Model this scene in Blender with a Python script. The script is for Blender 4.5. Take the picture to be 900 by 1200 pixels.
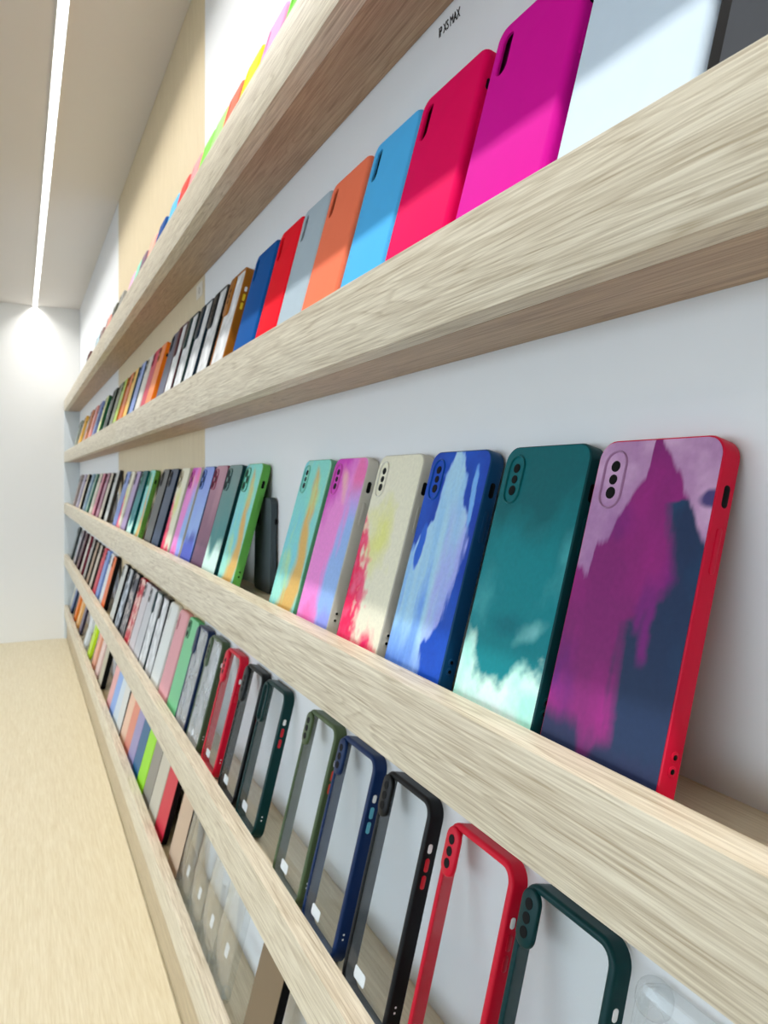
import bpy, bmesh, math, random
import numpy as np
from mathutils import Matrix, Vector

for o in list(bpy.data.objects):
    bpy.data.objects.remove(o)
SC = bpy.context.scene
COL = SC.collection

# ------------------------------------------------------------------ camera
# Layout frame: X runs along the shelf wall away from the viewer, Y towards the
# shelf wall, Z up, all measured from the eye; world = (X, -Y, Z + EYE).
EYE = 1.60
F = 880.0                              # focal length for a 900 x 1200 picture
HX, HY = 22.0, 561.0                   # where the ledges vanish
TH = math.atan((450 - HX) / F)
CT, ST = math.cos(TH), math.sin(TH)
cam = bpy.data.cameras.new('camera')
cam_o = bpy.data.objects.new('camera', cam)
COL.objects.link(cam_o)
cam_o.location = (0, 0, EYE)
cam_o.rotation_euler = (math.pi / 2, 0, -math.pi / 2 - TH)
cam.sensor_fit = 'VERTICAL'
cam.sensor_height = 24.0
cam.lens = F / 1200 * 24.0
cam.shift_y = (HY - 600) / 1200
cam.clip_start = 0.01
cam.dof.use_dof = True
cam.dof.focus_distance = 0.40
cam.dof.aperture_fstop = 16.0
SC.camera = cam_o

# ------------------------------------------------------------------ world, exposure
W_ = bpy.data.worlds.new('world')
SC.world = W_
W_.use_nodes = True
W_.node_tree.nodes['Background'].inputs[0].default_value = (0.76, 0.89, 1.0, 1)
W_.node_tree.nodes['Background'].inputs[1].default_value = 4.0
SC.view_settings.view_transform = 'Standard'
SC.view_settings.look = 'None'
SC.view_settings.gamma = 1.0
SC.view_settings.use_curve_mapping = False
SC.view_settings.exposure = 0.08
SC.cycles.transparent_max_bounces = 48   # many clear cases stand one behind another
STRIP_W = 27.0        # watts of the ceiling line along the shelf wall
STRIP_SPREAD = 132.0  # its beam angle
ROOM_FILL = 5.0

# measured planes
YF, YIN, YW = 0.2168, 0.2355, 0.2946     # lip front, lip back, wall
LIP = 0.0553
TOPS = [0.4153, 0.1432, -0.1285, -0.4005, -0.6725]
ZC = 0.906                               # ceiling
ZCOUNT = -0.850                          # counter top
XFAR, XNEAR = 4.35, -3.0
YLEFT = -3.2
RECESS = 0.018

def wpt(X, Y, Z):
    return Vector((X, -Y, Z + EYE))

# ------------------------------------------------------------------ materials
def lin(c):
    out = []
    for v in c[:3]:
        v = v / 255.0
        out.append(v / 12.92 if v <= 0.04045 else ((v + 0.055) / 1.055) ** 2.4)
    return tuple(out)

def newmat(name):
    m = bpy.data.materials.new(name)
    m.use_nodes = True
    nt = m.node_tree
    b = nt.nodes['Principled BSDF']
    return m, nt, b

MATS = {}
def plain(c, rough=0.5, spec=0.4, coat=0.0, noise=0.03):
    """solid colour with a faint procedural mottling"""
    key = (tuple(c), rough, spec, coat)
    if key in MATS:
        return MATS[key]
    m, nt, b = newmat('paint_%d_%d_%d' % tuple(c[:3]))
    l = lin(c)
    tc = nt.nodes.new('ShaderNodeTexCoord')
    n = nt.nodes.new('ShaderNodeTexNoise')
    n.inputs['Scale'].default_value = 60.0
    n.inputs['Detail'].default_value = 3.0
    mx = nt.nodes.new('ShaderNodeMix')
    mx.data_type = 'RGBA'
    mx.inputs[6].default_value = (*[v * (1 - noise) for v in l], 1)
    mx.inputs[7].default_value = (*[min(1, v * (1 + noise)) for v in l], 1)
    nt.links.new(tc.outputs['Object'], n.inputs['Vector'])
    nt.links.new(n.outputs['Fac'], mx.inputs[0])
    nt.links.new(mx.outputs[2], b.inputs['Base Color'])
    b.inputs['Roughness'].default_value = rough
    b.inputs['Specular IOR Level'].default_value = spec
    b.inputs['Coat Weight'].default_value = coat
    b.inputs['Coat Roughness'].default_value = 0.12
    MATS[key] = m
    return m

def silicone(c): return plain(c, 0.65, 0.08)
def glossy(c): return plain(c, 0.35, 0.18)

def wood(name, along=0, dark=(178, 161, 133), light=(236, 226, 204), rough=0.42, ring=1.0, seed=0.0, fine=1.0):
    """oak laminate; grain runs along the given axis of the world-aligned mesh"""
    m, nt, b = newmat(name)
    N, L = nt.nodes.new, nt.links.new
    tc = N('ShaderNodeTexCoord')
    def mapping(sc, off):
        mp = N('ShaderNodeMapping')
        s = [sc[1]] * 3
        s[along] = sc[0]
        mp.inputs['Scale'].default_value = s
        mp.inputs['Location'].default_value = (off + seed, off * 1.7, off * 0.6 + seed)
        L(tc.outputs['Object'], mp.inputs['Vector'])
        return mp
    mp1 = mapping((4.5, 150.0), 0.0)            # broad bands
    n1 = N('ShaderNodeTexNoise'); n1.inputs['Scale'].default_value = 1.0
    n1.inputs['Detail'].default_value = 2.0; n1.inputs['Distortion'].default_value = 0.6
    L(mp1.outputs[0], n1.inputs['Vector'])
    # growth rings: repeated contour lines of a slow noise field
    mp2 = mapping((2.2, 46.0), 3.1)
    n2 = N('ShaderNodeTexNoise'); n2.inputs['Scale'].default_value = 1.0
    n2.inputs['Detail'].default_value = 1.5; n2.inputs['Distortion'].default_value = 0.35
    L(mp2.outputs[0], n2.inputs['Vector'])
    mul = N('ShaderNodeMath'); mul.operation = 'MULTIPLY'; mul.inputs[1].default_value = 16.0
    L(n2.outputs['Fac'], mul.inputs[0])
    fr = N('ShaderNodeMath'); fr.operation = 'FRACT'
    L(mul.outputs[0], fr.inputs[0])
    rp = N('ShaderNodeValToRGB')
    rp.color_ramp.elements[0].position = 0.0; rp.color_ramp.elements[0].color = (1, 1, 1, 1)
    rp.color_ramp.elements[1].position = 1.0; rp.color_ramp.elements[1].color = (1, 1, 1, 1)
    e = rp.color_ramp.elements.new(0.62); e.color = (0.80, 0.80, 0.80, 1)
    e = rp.color_ramp.elements.new(0.86); e.color = (0.0, 0.0, 0.0, 1)
    L(fr.outputs[0], rp.inputs[0])
    # fine pores
    mp3 = mapping((34.0, 1500.0 * fine), 7.7)
    n3 = N('ShaderNodeTexNoise'); n3.inputs['Scale'].default_value = 1.0
    n3.inputs['Detail'].default_value = 2.0
    L(mp3.outputs[0], n3.inputs['Vector'])
    mp4 = mapping((16.0, 620.0 * fine), 9.7)
    n4 = N('ShaderNodeTexNoise'); n4.inputs['Scale'].default_value = 1.0
    n4.inputs['Detail'].default_value = 3.0; n4.inputs['Distortion'].default_value = 0.4
    L(mp4.outputs[0], n4.inputs['Vector'])
    def add(a, ka, b_, kb):
        x = N('ShaderNodeMath'); x.operation = 'MULTIPLY'; x.inputs[1].default_value = ka; L(a, x.inputs[0])
        y = N('ShaderNodeMath'); y.operation = 'MULTIPLY_ADD'; y.inputs[1].default_value = kb
        L(b_, y.inputs[0]); L(x.outputs[0], y.inputs[2])
        return y.outputs[0]
    s = add(n1.outputs['Fac'], 0.34, rp.outputs[0], 0.15 * ring)
    s = add(s, 1.0, n3.outputs['Fac'], 0.40)
    s = add(s, 1.0, n4.outputs['Fac'], 0.85)
    mr = N('ShaderNodeMapRange')
    mr.inputs['From Min'].default_value = 0.62
    mr.inputs['From Max'].default_value = 1.10
    L(s, mr.inputs['Value'])
    mx = N('ShaderNodeMix'); mx.data_type = 'RGBA'
    mx.inputs[6].default_value = (*lin(dark), 1)
    mx.inputs[7].default_value = (*lin(light), 1)
    L(mr.outputs[0], mx.inputs[0])
    L(mx.outputs[2], b.inputs['Base Color'])
    b.inputs['Roughness'].default_value = rough
    b.inputs['Specular IOR Level'].default_value = 0.3
    bp = N('ShaderNodeBump'); bp.inputs['Strength'].default_value = 0.12
    bp.inputs['Distance'].default_value = 0.0006
    L(mr.outputs[0], bp.inputs['Height'])
    L(bp.outputs[0], b.inputs['Normal'])
    return m

def clear_mat(name, tint=(250, 252, 252), refl=0.08, cloud=0.06, edge=0.3, power=4.0):
    """clear plastic film: lets light straight through and mirrors a little"""
    m = bpy.data.materials.new(name)
    m.use_nodes = True
    nt = m.node_tree
    nt.nodes.clear()
    N, L = nt.nodes.new, nt.links.new
    out = N('ShaderNodeOutputMaterial')
    tr = N('ShaderNodeBsdfTransparent'); tr.inputs[0].default_value = (*lin(tint), 1)
    gl = N('ShaderNodeBsdfGlossy'); gl.inputs['Roughness'].default_value = 0.04
    df = N('ShaderNodeBsdfDiffuse'); df.inputs[0].default_value = (*lin(tint), 1)
    tc = N('ShaderNodeTexCoord')
    n = N('ShaderNodeTexNoise'); n.inputs['Scale'].default_value = 25.0
    L(tc.outputs['Object'], n.inputs['Vector'])
    mm = N('ShaderNodeMath'); mm.operation = 'MULTIPLY'; mm.inputs[1].default_value = cloud * 2
    L(n.outputs['Fac'], mm.inputs[0])
    m1 = N('ShaderNodeMixShader')
    L(mm.outputs[0], m1.inputs[0]); L(tr.outputs[0], m1.inputs[1]); L(df.outputs[0], m1.inputs[2])
    lw = N('ShaderNodeLayerWeight'); lw.inputs['Blend'].default_value = 0.5
    pw = N('ShaderNodeMath'); pw.operation = 'POWER'; pw.inputs[1].default_value = power
    L(lw.outputs['Facing'], pw.inputs[0])
    ad = N('ShaderNodeMath'); ad.operation = 'MULTIPLY_ADD'; ad.use_clamp = True
    ad.inputs[1].default_value = edge; ad.inputs[2].default_value = refl
    L(pw.outputs[0], ad.inputs[0])
    m2 = N('ShaderNodeMixShader')
    L(ad.outputs[0], m2.inputs[0]); L(m1.outputs[0], m2.inputs[1]); L(gl.outputs[0], m2.inputs[2])
    L(m2.outputs[0], out.inputs[0])
    return m

def emit(name, c, s):
    m = bpy.data.materials.new(name)
    m.use_nodes = True
    nt = m.node_tree
    nt.nodes.clear()
    out = nt.nodes.new('ShaderNodeOutputMaterial')
    e = nt.nodes.new('ShaderNodeEmission')
    e.inputs[0].default_value = (*c, 1)
    e.inputs[1].default_value = s
    nt.links.new(e.outputs[0], out.inputs[0])
    return m

def printed():
    """flat print: reads the colours laid on the plate plus a little ink grain"""
    m, nt, b = newmat('printed_back')
    a = nt.nodes.new('ShaderNodeAttribute'); a.attribute_name = 'ink'
    tc = nt.nodes.new('ShaderNodeTexCoord')
    n = nt.nodes.new('ShaderNodeTexNoise'); n.inputs['Scale'].default_value = 300.0
    n.inputs['Detail'].default_value = 4.0
    mr = nt.nodes.new('ShaderNodeMapRange'); mr.inputs['To Min'].default_value = 0.88; mr.inputs['To Max'].default_value = 1.12
    mx = nt.nodes.new('ShaderNodeMix'); mx.data_type = 'RGBA'; mx.blend_type = 'MULTIPLY'
    mx.inputs[0].default_value = 1.0
    nt.links.new(tc.outputs['Object'], n.inputs['Vector'])
    nt.links.new(n.outputs['Fac'], mr.inputs['Value'])
    nt.links.new(a.outputs['Color'], mx.inputs[6])
    nt.links.new(mr.outputs[0], mx.inputs[7])
    nt.links.new(mx.outputs[2], b.inputs['Base Color'])
    b.inputs['Roughness'].default_value = 0.40
    b.inputs['Specular IOR Level'].default_value = 0.15
    return m

M_LIP = [wood('oak_lip_%d' % i, 0, seed=i * 3.7) for i in range(5)]
M_BASE_SHADE = wood('oak_soffit_shade', 0, (146, 116, 88), (196, 168, 136), seed=21.0)  # browner oak, with the shade of the underside put into it
M_TRAY_LIT = wood('oak_tray_lit', 0, (214, 197, 163), (240, 227, 198), seed=41.0)  # oak lightened in colour to lift the shaded tray
M_UP_SHADE = wood('oak_upstand_shade', 0, (168, 147, 116), (204, 186, 154), seed=51.0)  # oak darkened for the shade under the lowest lip
M_COUNTER = wood('oak_counter', 0, (220, 206, 172), (238, 228, 200), 0.4, ring=0.5, seed=31.0, fine=0.5)
M_PANEL = wood('oak_wall_panel', 2, (208, 190, 154), (228, 211, 178), 0.5, ring=0.3, seed=11.0)
M_WALL = plain((232, 234, 236), 0.45, 0.4, noise=0.008)
M_WALLF = plain((240, 240, 238), 0.7, 0.2, noise=0.008)
M_CEIL = plain((226, 222, 217), 0.8, 0.1, noise=0.008)
M_FLOOR = plain((66, 63, 60), 0.5, 0.3)
M_CLEAR = clear_mat('clear_back', (252, 253, 253), 0.015, 0.01)
M_TPU = clear_mat('clear_tpu', (252, 253, 253), 0.03, 0.03, 0.6, 2.6)
M_LIT_VEIL = clear_mat('lit_veil_back', (250, 251, 252), 0.012, 0.30)  # clear back, white put in for the brightness seen through it
M_LIT_WHITE = clear_mat('lit_white_back', (250, 251, 252), 0.01, 0.75)  # clear back, whitened to stand for glare and the lit wall behind
M_PRINT = printed()
M_STICK = plain((245, 246, 248), 0.5)
M_DARK = plain((10, 10, 11), 0.5, 0.1)
M_LENS = plain((7, 7, 8), 0.5, 0.12)

# ------------------------------------------------------------------ mesh helpers
def to_mesh(name, bm, smooth=True, angle=35):
    bmesh.ops.recalc_face_normals(bm, faces=bm.faces)
    me = bpy.data.meshes.new(name)
    bm.to_mesh(me)
    bm.free()
    if smooth:
        for p in me.polygons:
            p.use_smooth = True
        me.set_sharp_from_angle(angle=math.radians(angle))
    return me

def link(name, me, mat=None, parent=None):
    o = bpy.data.objects.new(name, me)
    COL.objects.link(o)
    if mat is not None and me is not None:
        if len(me.materials) == 0:
            me.materials.append(None)
        o.material_slots[0].link = 'OBJECT'
        o.material_slots[0].material = mat
    if parent is not None:
        o.parent = parent
    return o

def empty(name, loc=(0, 0, 0)):
    o = bpy.data.objects.new(name, None)
    o.empty_display_size = 0.02
    o.location = loc
    COL.objects.link(o)
    return o

def tag(o, label=None, cat=None, group=None, kind=None):
    if label: o['label'] = label
    if cat: o['category'] = cat
    if group: o['group'] = group
    if kind: o['kind'] = kind
    return o

def box_bm(bm, x0, x1, Y0, Y1, z0, z1, bev=0.0):
    """axis-aligned box given in the layout frame"""
    r = bmesh.ops.create_cube(bm, size=1.0)
    c = wpt((x0 + x1) / 2, (Y0 + Y1) / 2, (z0 + z1) / 2)
    for v in r['verts']:
        v.co = Vector((v.co.x * (x1 - x0), v.co.y * abs(Y1 - Y0), v.co.z * (z1 - z0))) + c
    if bev > 0:
        es = list({e for v in r['verts'] for e in v.link_edges})
        bmesh.ops.bevel(bm, geom=es, offset=bev, segments=2, affect='EDGES', profile=0.7)

def box(name, mat, x0, x1, Y0, Y1, z0, z1, bev=0.0, parent=None):
    bm = bmesh.new()
    box_bm(bm, x0, x1, Y0, Y1, z0, z1, bev)
    return link(name, to_mesh(name, bm, bev > 0, 60), mat, parent)

# ------------------------------------------------------------------ room shell
tag(box('floor', M_FLOOR, XNEAR - 8, XFAR + 8, YLEFT - 14, YW + .1, -EYE - .05, -EYE), kind='structure')  # unseen slab, run far outside to cut light from below
tag(box('ceiling', M_CEIL, XNEAR, XFAR + .1, YLEFT, YW + .1, ZC + 0.004, ZC + 0.08), kind='structure')
tag(box('wall_far', M_WALLF, XFAR, XFAR + .1, YLEFT, YW + .1, -EYE, ZC + .004), kind='structure')
tag(box('wall_near', M_WALLF, XNEAR - .1, XNEAR, YLEFT, YW + .1, -EYE, ZC + .004), kind='structure')
# unseen left side: invented shopfront, opened to add daylight between header and piers
tag(box('wall_left', M_WALLF, XNEAR, XFAR, YLEFT - .1, YLEFT, ZC - .30, ZC + .004), kind='structure')
for n_, (xa, xb) in enumerate(((XNEAR, XNEAR + .35), (XFAR - .35, XFAR))):
    tag(box('trim_%d' % (n_ + 2), M_WALLF, xa, xb, YLEFT - .1, YLEFT, -EYE, ZC - .301), kind='structure')
wr = tag(box('wall_right', M_WALL, XNEAR, XFAR, YW + .004, YW + .1, -EYE, ZC + .004), kind='structure')
PX0, PX1 = 1.327, 2.597
J = 0.0006
box('wall_panel', M_WALL, XNEAR, PX0 - J, YW, YW + .004, -EYE, ZC + .003, parent=wr)
box('wall_panel', M_PANEL, PX0 + J, PX1 - J, YW, YW + .004, -EYE, ZC + .003, parent=wr)
box('wall_panel', M_WALL, PX1 + J, XFAR - .001, YW, YW + .004, -EYE, ZC + .003, parent=wr)
tag(box('trim_1', plain((214, 222, 226), .5), XFAR - .009, XFAR - .0005, YF + .001, YW - .0005, ZCOUNT, TOPS[0] - LIP - .0005, .0006), kind='structure')

# ------------------------------------------------------------------ ceiling light lines
M_STRIP = emit('led_diffuser', (1.0, 0.985, 0.96), 5.0)
M_ROOM_FILL = emit('room_fill_diffuser', (1.0, 0.985, 0.96), ROOM_FILL)
M_ALU = plain((225, 225, 222), 0.4)
def light_line(Yc, w, label, m):
    r = empty('linear_ceiling_light', wpt((XFAR + XNEAR) / 2, Yc, ZC))
    r['label'] = label; r['category'] = 'ceiling light'
    inv = Matrix.Translation(-Vector(r.location))
    d = box('diffuser', m, XNEAR + .05, XFAR - .004, Yc - w / 2, Yc + w / 2, ZC - .0012, ZC + .003, parent=r)
    for sgn in (-1, 1):
        e = box('housing_rail', M_ALU, XNEAR + .05, XFAR - .003, Yc + sgn * (w / 2 + .0013) - .0012, Yc + sgn * (w / 2 + .0013) + .0012, ZC - .0018, ZC + .0035, parent=r)
        e.matrix_parent_inverse = inv
    d.matrix_parent_inverse = inv
    if m is M_STRIP:                                  # the LEDs behind the diffuser
        la = bpy.data.lights.new('led_line', 'AREA')
        la.shape = 'RECTANGLE'
        la.size, la.size_y = XFAR - XNEAR - .06, w
        la.energy = STRIP_W
        la.spread = math.radians(STRIP_SPREAD)
        la.color = (1.0, 0.985, 0.96)
        lo = bpy.data.objects.new('led_line', la)
        COL.objects.link(lo)
        lo.parent = r
        lo.location = (.023, 0, -.0022)
    return r
light_line(0.0765, 0.019, 'thin bright linear light in the ceiling running along the shelf wall', M_STRIP)
light_line(-1.05, 0.06, 'added fill light line over the middle of the unseen room', M_ROOM_FILL)  # this line and the next are unseen, added to fill the room with light
light_line(-2.15, 0.06, 'added fill light line beside the unseen left wall', M_ROOM_FILL)

# ------------------------------------------------------------------ ledges
SEAM = [2.25, 1.98, 2.0, 2.12, 2.2]
LNAME = ['topmost light oak display ledge, close under the ceiling',
         'second-highest light oak display ledge, holding plain silicone cases',
         'middle light oak display ledge, holding painted art cases',
         'second-lowest light oak display ledge, holding clear bumper cases',
         'lowest light oak display ledge, just above the wooden counter']
for i, zt in enumerate(TOPS):
    root = empty('display_ledge', wpt(0, YW, zt - LIP))
    tag(root, LNAME[i], 'shelf', 'oak display ledges on the shelf wall')
    inv = Matrix.Translation(-Vector(root.location))
    parts = []
    xs = [XNEAR + 0.4, SEAM[i], XFAR - .0095]
    for k in range(2):
        parts.append(box('lip_board', M_LIP[(i + k * 2) % 5], xs[k] + .0003, xs[k + 1] - .0003, YF, YIN, zt - LIP, zt, .0008, root))
    parts.append(box('base_board', M_BASE_SHADE, xs[0], xs[2], YIN, YW - .0003, zt - LIP, zt - RECESS - .004, 0, root))
    parts.append(box('tray_floor', M_TRAY_LIT, xs[0], xs[2], YIN, YW - .0003, zt - RECESS - .004, zt - RECESS, 0, root))
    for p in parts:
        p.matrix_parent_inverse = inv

# ------------------------------------------------------------------ counter
root = empty('counter', wpt(0.7, 0.0, -EYE))
tag(root, 'long light oak counter under the lowest ledge', 'counter')
inv = Matrix.Translation(-Vector(root.location))
ps = [box('worktop', M_COUNTER, XNEAR + .3, XFAR - .001, -0.42, YF + .0139, ZCOUNT - .03, ZCOUNT, 0, root),
      box('upstand', M_UP_SHADE, XNEAR + .3, XFAR - .01, YF + .014, YF + .031, ZCOUNT - .03, TOPS[4] - LIP - .0005, 0, root),
      box('front_panel', M_COUNTER, XNEAR + .3, XFAR - .001, -0.39, -0.37, -EYE + .08, ZCOUNT - .0305, 0, root),
      box('plinth', M_DARK, XNEAR + .3, XFAR - .001, -0.35, -0.33, -EYE, -EYE + .08, 0, root)]
for p in ps:
    p.matrix_parent_inverse = inv

# ------------------------------------------------------------------ phone case geometry
# local frame of a case: x to the viewer's right, y up along the case, z out of the back
def rrect(W, H, r, n=6, inset=0.0, cx=0.0, cy=None):
    W2, H2 = W / 2 - inset, H / 2 - inset
    cy = H / 2 if cy is None else cy
    r = max(min(r - inset, W2 - 1e-5, H2 - 1e-5), 0.0004)
    pts = []
    for (sx, sy, a0) in ((1, 1, 0), (-1, 1, 90), (-1, -1, 180), (1, -1, 270)):
        for k in range(n + 1):
            a = math.radians(a0 + 90 * k / n)
            pts.append((cx + sx * (W2 - r) + r * math.cos(a), cy + sy * (H2 - r) + r * math.sin(a)))
    return pts

def ring(bm, pts, z):
    return [bm.verts.new((p[0], p[1], z)) for p in pts]

def bridge(bm, a, b):
    n = len(a)
    for i in range(n):
        bm.faces.new((a[i], a[(i + 1) % n], b[(i + 1) % n], b[i]))

def cap(bm, loops):
    es = []
    for lp in loops:
        n = len(lp)
        for i in range(n):
            e = bm.edges.get((lp[i], lp[(i + 1) % n])) or bm.edges.new((lp[i], lp[(i + 1) % n]))
            es.append(e)
    bmesh.ops.triangle_fill(bm, use_beauty=True, use_dissolve=False, edges=es)

CACHE = {}
def cached(fn):
    def g(*a):
        k = (fn.__name__,) + a
        if k not in CACHE:
            CACHE[k] = fn(*a)
        return CACHE[k]
    return g

@cached
def shell_mesh(W, H, T, r, bev, wall, hole, n):
    """open tray: rounded back, side walls, inner floor; hole = camera opening"""
    bm = bmesh.new()
    rings = []
    nb = 5 if bev > .002 else 2
    for k in range(nb + 1):
        a = math.pi / 2 * k / nb
        rings.append(ring(bm, rrect(W, H, r, n, bev * (1 - math.sin(a))), -bev * (1 - math.cos(a))))
    rings.append(ring(bm, rrect(W, H, r, n), -T + .0006))
    rings.append(ring(bm, rrect(W, H, r, n, .0006), -T))
    rings.append(ring(bm, rrect(W, H, r, n, wall), -T))
    rings.append(ring(bm, rrect(W, H, r, n, wall), -wall * 1.2))
    for a, b in zip(rings, rings[1:]):
        bridge(bm, a, b)
    if hole:
        u, v, w, h = hole
        o = rrect(w, h, w / 2, n, 0, u, v)
        oo = rrect(w, h, w / 2, n, -.0008, u, v)
        h0 = ring(bm, oo, 0.0)
        h1 = ring(bm, o, -.0008)
        h2 = ring(bm, o, -wall * 1.2)
        bridge(bm, h0, h1); bridge(bm, h1, h2)
        cap(bm, [rings[0], h0]); cap(bm, [rings[-1], h2])
    else:
        cap(bm, [rings[0]]); cap(bm, [rings[-1]])
    return to_mesh('shell', bm)

@cached
def frame_mesh(W, H, T, r, face, n):
    """bumper: a closed band with a rounded outer edge and an open back"""
    bm = bmesh.new()
    prof = [(face, -.0014), (face - .0002, -.0002), (face - .0008, .0002), (.0022, .0002)]
    for k in range(1, 5):
        a = math.pi / 2 * k / 4
        prof.append((.0022 * (1 - math.sin(a)), .0002 - .0022 * (1 - math.cos(a))))
    prof += [(0.0, -T + .0006), (.0006, -T), (.0019, -T), (.0019, -.0014)]
    rs = [ring(bm, rrect(W, H, r, n, i), z) for i, z in prof]
    for a, b in zip(rs, rs[1:] + rs[:1]):
        bridge(bm, a, b)
    return to_mesh('frame', bm)

@cached
def band_mesh(W, H, T, r, n):
    """inner face of the bumper band"""
    bm = bmesh.new()
    prof = [(.00195, -.0018), (.00195, -T + .0004), (.0024, -T + .0004), (.0024, -.0018)]
    rs = [ring(bm, rrect(W, H, r, n, i), z) for i, z in prof]
    for a, b in zip(rs, rs[1:] + rs[:1]):
        bridge(bm, a, b)
    return to_mesh('inner_band', bm)

@cached
def slab_mesh(W, H, r, inset, z0, z1, n, bev, cx, cy):
    bm = bmesh.new()
    a = ring(bm, rrect(W, H, r, n, inset, cx, cy), z0)
    rs = [a]
    if bev:
        rs.append(ring(bm, rrect(W, H, r, n, inset, cx, cy), z1 - bev))
        rs.append(ring(bm, rrect(W, H, r, n, inset + bev * .35, cx, cy), z1 - bev * .35))
    rs.append(ring(bm, rrect(W, H, r, n, inset + bev, cx, cy), z1))
    for p, q in zip(rs, rs[1:]):
        bridge(bm, p, q)
    cap(bm, [rs[0]]); cap(bm, [rs[-1]])
    return to_mesh('slab', bm)

@cached
def pillring_mesh(w, h, r, t, z, cx, cy):
    bm = bmesh.new()
    prof = [(0, 0), (0, z * .6), (t * .3, z), (t * .7, z), (t, z * .6), (t, 0)]
    rs = [ring(bm, rrect(w, h, r, 6, i, cx, cy), q) for i, q in prof]
    for a, b in zip(rs, rs[1:] + rs[:1]):
        bridge(bm, a, b)
    return to_mesh('ring', bm)

@cached
def disc_mesh(rad, z0, z1, cx, cy):
    bm = bmesh.new()
    pts = [(cx + rad * math.cos(2 * math.pi * k / 14), cy + rad * math.sin(2 * math.pi * k / 14)) for k in range(14)]
    a, b = ring(bm, pts, z0), ring(bm, pts, z1)
    bridge(bm, a, b); cap(bm, [a]); cap(bm, [b])
    return to_mesh('disc', bm)

@cached
def side_mesh(x0, x1, v0, v1, z0, z1, n):
    """rounded plate on the right-hand side wall of a case, from x0 out to x1"""
    bm = bmesh.new()
    w, h = abs(z1 - z0), v1 - v0
    pts = rrect(w, h, w / 2 * .95, n, 0, (z0 + z1) / 2, (v0 + v1) / 2)
    pin = rrect(w, h, w / 2 * .95, n, .0003, (z0 + z1) / 2, (v0 + v1) / 2)
    a = [bm.verts.new((x0, p[1], p[0])) for p in pts]
    b = [bm.verts.new((x1 - .0002, p[1], p[0])) for p in pts]
    c = [bm.verts.new((x1, p[1], p[0])) for p in pin]
    bridge(bm, a, b); bridge(bm, b, c); cap(bm, [a]); cap(bm, [c])
    return to_mesh('side_piece', bm)

@cached
def clear_corner_mesh(W, H, T, r, sx, sy):
    """thick air-cushion corner of a clear case"""
    bm = bmesh.new()
    cx, cy = sx * (W / 2 - .008), (H - .008 if sy > 0 else .008)
    rs = []
    for k in range(7):
        a = math.pi * k / 6
        rs.append(ring(bm, rrect(.0195, .0195, .0085, 5, .0035 * (1 - math.sin(a)), cx, cy), .0006 - (T + .0012) * (1 - math.cos(a)) / 2))
    for a, b in zip(rs, rs[1:]):
        bridge(bm, a, b)
    cap(bm, [rs[0]]); cap(bm, [rs[-1]])
    return to_mesh('cushion_corner', bm)

# ------------------------------------------------------------------ painted prints
def vnoise(x, y, seed):
    rs = np.random.RandomState(seed)
    g = rs.rand(64, 64)
    xi, yi = np.floor(x).astype(int), np.floor(y).astype(int)
    fx, fy = x - xi, y - yi
    fx, fy = fx * fx * (3 - 2 * fx), fy * fy * (3 - 2 * fy)
    a = g[xi % 64, yi % 64]; b = g[(xi + 1) % 64, yi % 64]
    c = g[xi % 64, (yi + 1) % 64]; d = g[(xi + 1) % 64, (yi + 1) % 64]
    return (a * (1 - fx) + b * fx) * (1 - fy) + (c * (1 - fx) + d * fx) * fy

def fbm(x, y, seed, o=4):
    v, amp, tot = 0, 1.0, 0
    for k in range(o):
        v = v + amp * vnoise(x * 2 ** k, y * 2 ** k, seed + k)
        tot += amp
        amp *= .5
    return v / tot

def C(r, g, b): return np.array(lin((r, g, b)))
def step(x, w=0.02): return np.clip(x / w * .5 + .5, 0, 1)
def over(base, col, mask): return base * (1 - mask[..., None]) + col * mask[..., None]
def blob(s, t, cs, ct, ws, wt, rot=0.0, seed=1, rag=.5, soft=.4):
    ca, sa = math.cos(rot), math.sin(rot)
    ds, dt = (s - cs), (t - ct) * 2
    p, q = (ds * ca + dt * sa) / ws, (-ds * sa + dt * ca) / (wt * 2)
    d = 1 - np.sqrt(p * p + q * q) + rag * (fbm(s * 5 + 3, t * 10, seed) - .5) * 2
    return np.clip(d / soft, 0, 1)
def full(s, c): return np.ones(s.shape + (3,)) * c

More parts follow.
